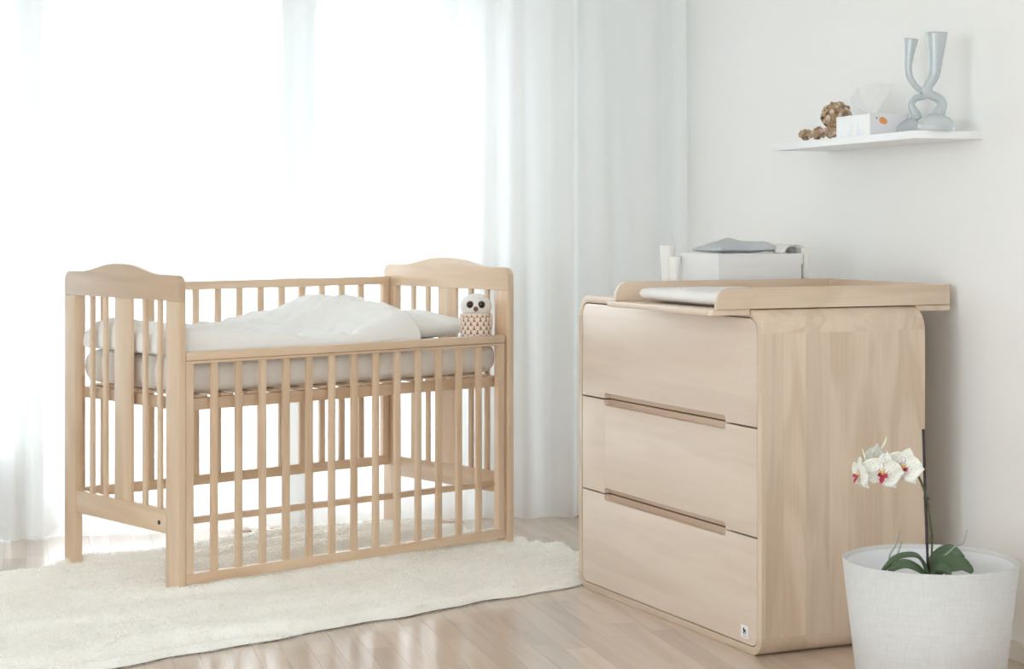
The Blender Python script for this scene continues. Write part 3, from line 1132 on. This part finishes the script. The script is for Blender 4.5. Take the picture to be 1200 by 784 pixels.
def dried_head(px, py, wpx, hpx, label, X, seed, n):
    r = random.Random(seed)
    c = onx(px, py, X)
    k = (c.x * SY + c.y * CY) / F
    rx, rz = wpx / 2 * k, hpx / 2 * k
    cz = max(c.z, SZ1 + rz + .0008)
    t = thing('dried_flower', label, 'dried flower', (X, c.y, SZ1 + .0006), 0, 'dried flower heads on the shelf')
    core = link('core', blob(rx * .75, rx * .75, rz * .8, 14, 10), DRY, t, (0, 0, cz - SZ1))
    v, f = [], []
    for _ in range(n):
        d = Vector((r.gauss(0, 1), r.gauss(0, 1), r.gauss(0, 1))).normalized()
        p = Vector((d.x * rx, d.y * rx, d.z * rz)) * r.uniform(.72, .98)
        s = r.uniform(.005, .009)
        e1 = d.cross(Vector((r.gauss(0, 1), r.gauss(0, 1), r.gauss(0, 1)))).normalized()
        e2 = (d.cross(e1) + d * r.uniform(-.6, .6)).normalized()
        b = len(v)
        zz = cz - SZ1
        for q in ((-1, 0, 0), (-.5, .8, .25), (.5, .8, .25), (1, 0, 0), (.5, -.8, .2), (-.5, -.8, .2)):
            w_ = p + e1 * q[0] * s + e2 * q[1] * s + d * q[2] * s
            v.append((w_.x, w_.y, max(.0, w_.z + zz)))
        f.append(tuple(range(b, b + 6)))
    me = pydata('petals', v, f)
    me.materials.append(DRY)
    me.materials.append(DRYP)
    for i, pg in enumerate(me.polygons):
        pg.material_index = 1 if i % 4 == 0 else 0
    o = link('petals', me, None, t)
    o['kind'] = 'stuff'


XF = WX - .115
dried_head(980.5, 136, 38, 32, 'large brown dried hydrangea head leaning beside the tissue box', XF, 1, 260)
dried_head(944.5, 158, 16, 11, 'small brown dried flower head nearest the free end of the shelf', XF, 2, 60)
dried_head(959.5, 156, 14, 13, 'small brown dried flower head between two others on the shelf', XF, 3, 60)
dried_head(974, 155, 17, 13, 'small pinkish brown dried flower head under the large hydrangea head', XF - .02, 4, 70)

# ------------------------------------------------------------------ rug
def make_rug():
    r = np.random.default_rng(7)
    U0, U1, V0, V1 = -1.75, 1.335, -.605, .66
    rug = thing('shaggy_rug', 'cream long-pile rug with soft ridges under the crib', 'rug', (co.x, co.y, 0), CA)

    def rid(u, v):
        q = v + .035 * np.sin(u * 2.1 + 1) + .02 * np.sin(u * 5.3) + .012 * np.sin(u * 11 + v * 9)
        a = (.5 + .5 * np.sin(q * 58 + 2.2 * np.sin(u * 2.3))) ** .8
        b = .5 + .5 * np.sin(q * 21 + 1.5 * np.sin(u * 3))
        n = noise2(u * 1.6, v * 3.5, 4) * .5 + noise2(u * 5, v * 8, 6) * .35
        return .003 + .019 * a + .015 * b + .007 * n

    def edge(u, v):
        wob = .006 * np.sin(u * 13) + .004 * np.sin(u * 31 + 1)
        wv = .02 * np.sin(v * 7) + .01 * np.sin(v * 23)
        e1 = np.minimum(v - V0 - wob, V1 - v + wob)
        e2 = np.minimum(u - U0, U1 + wv - u)
        # rounded corner
        R = .12
        d = np.minimum(e1, e2)
        cx, cy = np.maximum(0, R - e1), np.maximum(0, R - e2)
        rr = R - np.sqrt(cx ** 2 + cy ** 2)
        return np.where((cx > 0) & (cy > 0), rr, d)
    nx, ny = 420, 190
    S, T_ = np.meshgrid(np.linspace(0, 1, nx), np.linspace(0, 1, ny))
    VV = V0 + (V1 - V0) * T_
    UU = U0 + (U1 - U0 + .02 * np.sin(VV * 7) + .01 * np.sin(VV * 23)) * S
    VV = VV + .006 * np.sin(UU * 13) + .004 * np.sin(UU * 31 + 1)
    # round the corners by pulling them in
    cu = np.maximum(0, UU - (U1 - .16)) / .16
    VV = np.where(T_ < .5, VV + .10 * cu ** 3 * (1 - 2 * T_) ** 3, VV - .10 * cu ** 3 * (2 * T_ - 1) ** 3)
    E = edge(UU, VV)
    Zt = rid(UU, VV) * np.clip(E / .025, 0.02, 1) ** .5
    verts = np.stack([UU.ravel(), VV.ravel(), np.maximum(Zt.ravel(), .003)], 1)
    faces = [(j * nx + i, j * nx + i + 1, (j + 1) * nx + i + 1, (j + 1) * nx + i) for j in range(ny - 1) for i in range(nx - 1)]
    me = bpy.data.meshes.new('backing')
    me.from_pydata(verts.tolist(), [], faces)
    me.polygons.foreach_set('use_smooth', [True] * len(me.polygons))
    link('backing', me, RUGB, rug)
    # pile: tapered locks, thick enough to read as wool
    n = 300000
    u = r.uniform(-1.05, U1 + .03, n)
    v = r.uniform(V0 - .01, V1 + .01, n)
    e = edge(u, v)
    m = e > -.006
    u, v, e = u[m], v[m], e[m]
    n = len(u)
    z = rid(u, v) * np.clip(e / .025, 0, 1) ** .5 - .004
    ln = r.uniform(.006, .012, n)
    gu = (rid(u + .01, v) - rid(u - .01, v)) / .02
    gv = (rid(u, v + .01) - rid(u, v - .01)) / .02
    dx = -gu * .8 + noise2(u * 9, v * 9, 21) * .3 + r.normal(0, .2, n)
    dy = -gv * .8 + noise2(u * 9, v * 9, 22) * .35 + r.normal(0, .22, n) - .1 + np.where(e < .02, -1.1, 0) * (v < 0) + np.where(e < .02, 1.1, 0) * (v > 0)
    dx = dx + np.where(u > U1 - .03, .8, 0)
    dz = np.full(n, .38)
    l = np.sqrt(dx * dx + dy * dy + dz * dz)
    dx, dy, dz = dx / l * ln, dy / l * ln, dz / l * ln
    an = r.uniform(0, 6.283, n)
    w = r.uniform(.0009, .0019, n)
    wx, wy = np.cos(an) * w, np.sin(an) * w
    z = np.maximum(z, .001)
    P = np.empty((n, 4, 3))
    P[:, 0] = np.stack([u - wx, v - wy, z], 1)
    P[:, 1] = np.stack([u + wx, v + wy, z], 1)
    P[:, 2] = np.stack([u + dx * .6 + wx * .8, v + dy * .6 + wy * .8, z + dz * .7], 1)
    P[:, 3] = np.stack([u + dx * 1.1, v + dy * 1.1, np.maximum(z + dz, .002)], 1)
    T = np.arange(n)[:, None] * 4
    F_ = np.concatenate([T + [0, 1, 2], T + [0, 2, 3]], 0)
    me = bpy.data.meshes.new('pile')
    me.vertices.add(n * 4)
    me.vertices.foreach_set('co', P.ravel())
    me.loops.add(len(F_) * 3)
    me.loops.foreach_set('vertex_index', F_.ravel())
    me.polygons.add(len(F_))
    me.polygons.foreach_set('loop_start', np.arange(len(F_)) * 3)
    me.polygons.foreach_set('loop_total', np.full(len(F_), 3))
    me.update()
    o = link('wool_pile', me, RUGM, rug)
    o['kind'] = 'stuff'


make_rug()

# ------------------------------------------------------------------ planter and orchid
PD = 4.2
pc = room((1090 - 600) / F * PD, PD)
def linen():
    m, nt, p = new_mat('linen_weave')
    N, L = nt.nodes.new, nt.links.new
    tc = N('ShaderNodeTexCoord')
    out = []
    for s in ((300, 300, 25), (18, 18, 420)):
        mp = N('ShaderNodeMapping'); mp.inputs['Scale'].default_value = s
        n = N('ShaderNodeTexNoise'); n.inputs['Scale'].default_value = 1; n.inputs['Detail'].default_value = 3
        L(tc.outputs['Object'], mp.inputs['Vector']); L(mp.outputs[0], n.inputs['Vector'])
        out.append(n)
    ad = N('ShaderNodeMath'); ad.operation = 'ADD'
    L(out[0].outputs['Fac'], ad.inputs[0]); L(out[1].outputs['Fac'], ad.inputs[1])
    cr = N('ShaderNodeValToRGB')
    cr.color_ramp.elements[0].position, cr.color_ramp.elements[0].color = .30, (.60, .59, .575, 1)
    cr.color_ramp.elements[1].position, cr.color_ramp.elements[1].color = .68, (.70, .695, .685, 1)
    hf = N('ShaderNodeMath'); hf.operation = 'MULTIPLY'; hf.inputs[1].default_value = .5
    L(ad.outputs[0], hf.inputs[0]); L(hf.outputs[0], cr.inputs['Fac']); L(cr.outputs['Color'], p.inputs['Base Color'])
    p.inputs['Roughness'].default_value = .9
    b = N('ShaderNodeBump'); b.inputs['Strength'].default_value = .3; b.inputs['Distance'].default_value = .001
    L(ad.outputs[0], b.inputs['Height']); L(b.outputs['Normal'], p.inputs['Normal'])
    return m


pot = thing('plant_pot', 'large tapered pot covered in off-white linen beside the dresser', 'plant pot', (pc.x, pc.y, 0))
R1, R0, PH = .1935, .157, .3125
link('linen_cover', lathe_mesh([(R0 - .006, .0005), (R0, .002), (R1, PH), (R1 - .0035, PH + .0015), (R1 - .006, PH - .002), (R1 - .0085, PH - .006), (R0 - .008, .03), (R0 - .03, .03)], 96), linen(), pot)
link('inner_lining', lathe_mesh([(.002, .031), (R0 - .010, .031), (R1 - .0098, PH - .008), (R1 - .0115, PH - .008), (R0 - .012, .034), (.002, .034)], 96), plain('white_liner', (.84, .85, .88), .5), pot)
link('growing_bark', lathe_mesh([(.002, .035), (R0 - .016, .035), (R0 + .008, .19), (R0 - .03, .2), (.002, .205)], 48), plain('bark_chips', (.10, .06, .04), .95, noise=.5, nscale=60, bump=1, bscale=90), pot)

orchid = thing('orchid_plant', 'potted orchid with speckled white blooms on an arched stem', 'orchid', (pc.x, pc.y, .204))
O0 = Vector((pc.x, pc.y, .204))
GREEN = plain('orchid_leaf', (.075, .125, .062), .4, noise=.2, nscale=25)
STEMG = plain('orchid_stem', (.07, .075, .03), .5)
ROOT = plain('aerial_root', (.33, .38, .33), .7)
STAKE = plain('dark_cane', (.035, .022, .028), .45)


def op(px, py, dd=0.0):
    return at(px, py, PD + dd) - O0


link('stake', tube_mesh([op(1082, 503), op(1084.5, 590), op(1088.5, 690), op(1089.5, 712)], .0031, 10), STAKE, orchid)
link('flower_stem', tube_mesh(smooth_path([op(1090, 712, -.008), op(1091, 670, -.010), op(1092, 632, -.010), op(1088, 597, -.009), op(1086, 584, -.009), op(1080, 566, -.012), op(1073, 552, -.010), op(1068, 543, -.006), op(1058, 536, -.004), op(1043, 534, -.004), op(1026, 539, -.006), op(1013, 550, -.012)], 5), .0027, 8), STEMG, orchid)
link('stem_clip', box_mesh(.009, .013, .006, .0015), plain('green_clip', (.03, .05, .02), .4), orchid, op(1085.5, 584, -.005))


def leaf(path, wid, wdir, name='leaf'):
    pth = smooth_path([op(*q) for q in path], 6)
    n = len(pth)
    wd = Vector(wdir).normalized()
    v, f = [], []
    for i, p in enumerate(pth):
        t = i / (n - 1)
        w = wid * .5 * (.35 + .65 * math.sin(math.pi * min(1, t * .9 + .12)) ** .7) * (1 if t < .97 else .35)
        p = Vector(p)
        tan = (Vector(pth[min(i + 1, n - 1)]) - Vector(pth[max(i - 1, 0)])).normalized()
        sd = (wd - tan * wd.dot(tan)).normalized()
        up = sd.cross(tan)
        if up.z < 0:
            up = -up
        for k in (-1, -.5, 0, .5, 1):
            v.append(p + sd * (w * k) + up * (.006 * abs(k) ** 1.5 - .002))
    for i in range(n - 1):
        for k in range(4):
            f.append((i * 5 + k, i * 5 + k + 1, (i + 1) * 5 + k + 1, (i + 1) * 5 + k))
    o = link(name, pydata('leaf', v, f, True), GREEN, orchid)
    s = o.modifiers.new('thick', 'SOLIDIFY')
    s.thickness = .0018
    return o


vd = Vector((SY, CY, 0))     # the room direction that runs away from the viewer
rt_ = Vector((CY, -SY, 0))
leaf([(1088, 676), (1079, 655), (1065, 651), (1048, 656), (1033, 672)], .034, vd * .95 + Vector((0, 0, .10)))
leaf([(1088, 680, -.02), (1075, 668, -.04), (1059, 663, -.055), (1041, 671, -.07)], .040, vd * .9 + Vector((0, 0, .35)))
leaf([(1090, 672, .02), (1103, 655, .04), (1118, 648, .06), (1130, 655, .08)], .052, vd * .8 + Vector((0, 0, .5)))
leaf([(1091, 672), (1109, 662, -.01), (1126, 662, -.02), (1139, 671, -.03)], .050, vd * .8 + Vector((0, 0, .55)))
leaf([(1091, 664, .03), (1104, 653, .05), (1114, 649, .06)], .030, vd * .6 + Vector((0, 0, .6)))
leaf([(1091, 680, -.03), (1100, 668, -.05), (1110, 672, -.07), (1118, 684, -.08)], .040, vd * .9 + Vector((0, 0, .2)))
for pts in ([(1044, 668), (1042.5, 652), (1049, 640), (1053, 630), (1054, 621)], [(1052, 662), (1052, 649), (1055, 641), (1057, 634)], [(1095, 662), (1113, 646), (1120, 640), (1128, 637), (1131, 630), (1133, 621)]):
    q = smooth_path([op(a, b, .03) for a, b in pts], 5)
    link('aerial_root', tube_mesh(q, [.0026 - .0015 * i / len(q) for i in range(len(q))], 7), ROOT, orchid)


def petal_mat():
    m, nt, p = new_mat('speckled_petal')
    N, L = nt.nodes.new, nt.links.new
    tc = N('ShaderNodeTexCoord')
    vo = N('ShaderNodeTexVoronoi'); vo.inputs['Scale'].default_value = 330
    L(tc.outputs['Object'], vo.inputs['Vector'])
    sep = N('ShaderNodeVectorMath'); sep.operation = 'LENGTH'
    L(tc.outputs['Object'], sep.inputs[0])
    mr = N('ShaderNodeMapRange')          # speckles fade towards the petal's rim
    mr.inputs['From Min'].default_value = .004; mr.inputs['From Max'].default_value = .034
    mr.inputs['To Min'].default_value = .42; mr.inputs['To Max'].default_value = .05
    L(sep.outputs['Value'], mr.inputs['Value'])
    lt = N('ShaderNodeMath'); lt.operation = 'LESS_THAN'
    L(vo.outputs['Distance'], lt.inputs[0]); L(mr.outputs[0], lt.inputs[1])
    mx = N('ShaderNodeMix'); mx.data_type = 'RGBA'
    mx.inputs['A'].default_value = (.86, .87, .80, 1)
    mx.inputs['B'].default_value = (.55, .30, .38, 1)
    L(lt.outputs[0], mx.inputs['Factor']); L(mx.outputs['Result'], p.inputs['Base Color'])
    p.inputs['Roughness'].default_value = .55
    p.inputs['Subsurface Weight'].default_value = .15
    p.inputs['Subsurface Radius'].default_value = (.004, .004, .003)
    return m


PETAL = petal_mat()
PINKS = plain('lip_crimson', (.40, .02, .06), .5, noise=.5, nscale=120)
YELL = plain('lip_yellow', (.75, .48, .12), .5)
BUDM = plain('petal_back', (.80, .84, .70), .55)


def petal_mesh(length, width, cup, point=.0):
    v, f = [], []
    nl, nw = 9, 7
    for i in range(nl + 1):
        t = i / nl
        w = width * .5 * (math.sin(math.pi * min(1, (.10 + .90 * t)) ** (1.0 - .25 * (1 - point))) ** .62) if t < 1 else 0
        w = max(w, width * .05 if t < 1 else .0005)
        for k in range(nw + 1):
            s = k / nw * 2 - 1
            x = s * w
            y = length * (t - .06 * s * s * t)
            z = cup * (t * t * .6 - .25 * s * s * (w / width) * 2) + .0012 * math.sin(s * 5 + t * 6)
            v.append((x, y, z))
    for i in range(nl):
        for k in range(nw):
            f.append((i * (nw + 1) + k, i * (nw + 1) + k + 1, (i + 1) * (nw + 1) + k + 1, (i + 1) * (nw + 1) + k))
    me = pydata('petal', v, f, True)
    return me


PM_B = petal_mesh(.034, .041, -.006)
PM_S = petal_mesh(.034, .025, -.004, .4)


def flower(px, py, dd, face, roll, size, label=None):
    """one bloom: two broad petals, three sepals, lip and column; face = direction it looks in"""
    z = Vector(face).normalized()
    up = Vector((0, 0, 1))
    x = up.cross(z).normalized()
    y = z.cross(x)
    M = Matrix((x, y, z)).transposed().to_4x4() @ Matrix.Rotation(roll, 4, 'Z') @ Matrix.Scale(size, 4)
    M.translation = op(px, py, dd)
    fl = link('flower', blob(.004, .004, .007, 10, 8), YELL, orchid)
    fl.matrix_local = M
    for ang, me, dz, nm in ((90, PM_S, -.0012, 'sepal'), (218, PM_S, -.0012, 'sepal'), (322, PM_S, -.0012, 'sepal'), (12, PM_B, .0012, 'petal'), (168, PM_B, .0014, 'petal')):
        o = link(nm, me, PETAL, fl, (0, 0, dz))
        o.rotation_euler = (0, 0, math.radians(ang - 90))
    lp = []
    lf = []
    for sx in (-1, 1):
        b = len(lp)
        lp += [(0, -.001, .004), (sx * .008, .003, .009), (sx * .010, -.004, .012), (sx * .004, -.007, .009)]
        lf.append((b, b + 1, b + 2, b + 3))
    b = len(lp)
    lp += [(-.003, -.003, .006), (.003, -.003, .006), (.0055, -.012, .011), (.001, -.018, .014), (-.001, -.018, .014), (-.0055, -.012, .011)]
    lf.append((b, b + 1, b + 2, b + 3, b + 4, b + 5))
    o = link('lip', pydata('lip', [(a * .72, b * .72, c) for a, b, c in lp], lf), PINKS, fl)
    s = o.modifiers.new('t', 'SOLIDIFY'); s.thickness = .0012
    return fl


toward = -vd
flower(1059, 547, -.030, toward * 1 - rt_ * .35 + Vector((0, 0, -.05)), math.radians(-18), 1.36)
flower(1034, 553.5, -.045, toward * 1 - rt_ * .10 + Vector((0, 0, -.22)), math.radians(-12), 1.46)
flower(1007.5, 556, -.035, toward * .30 - rt_ * 1 + Vector((0, 0, -.15)), math.radians(-6), 1.2)
flower(1024, 536, .004, vd * .8 - rt_ * .6 + Vector((0, 0, .1)), math.radians(10), 1.0)
PE = link('bud_tip', tube_mesh([op(1033, 526, -.012), op(1037, 519, -.012), op(1039.3, 511.5, -.012)], [.0032, .0024, .0006], 8), BUDM, orchid)
link('bud_tip', tube_mesh([op(1016, 541, -.012), op(1012.5, 532, -.012), op(1010.5, 526, -.012)], [.0030, .002, .0005], 8), BUDM, orchid)
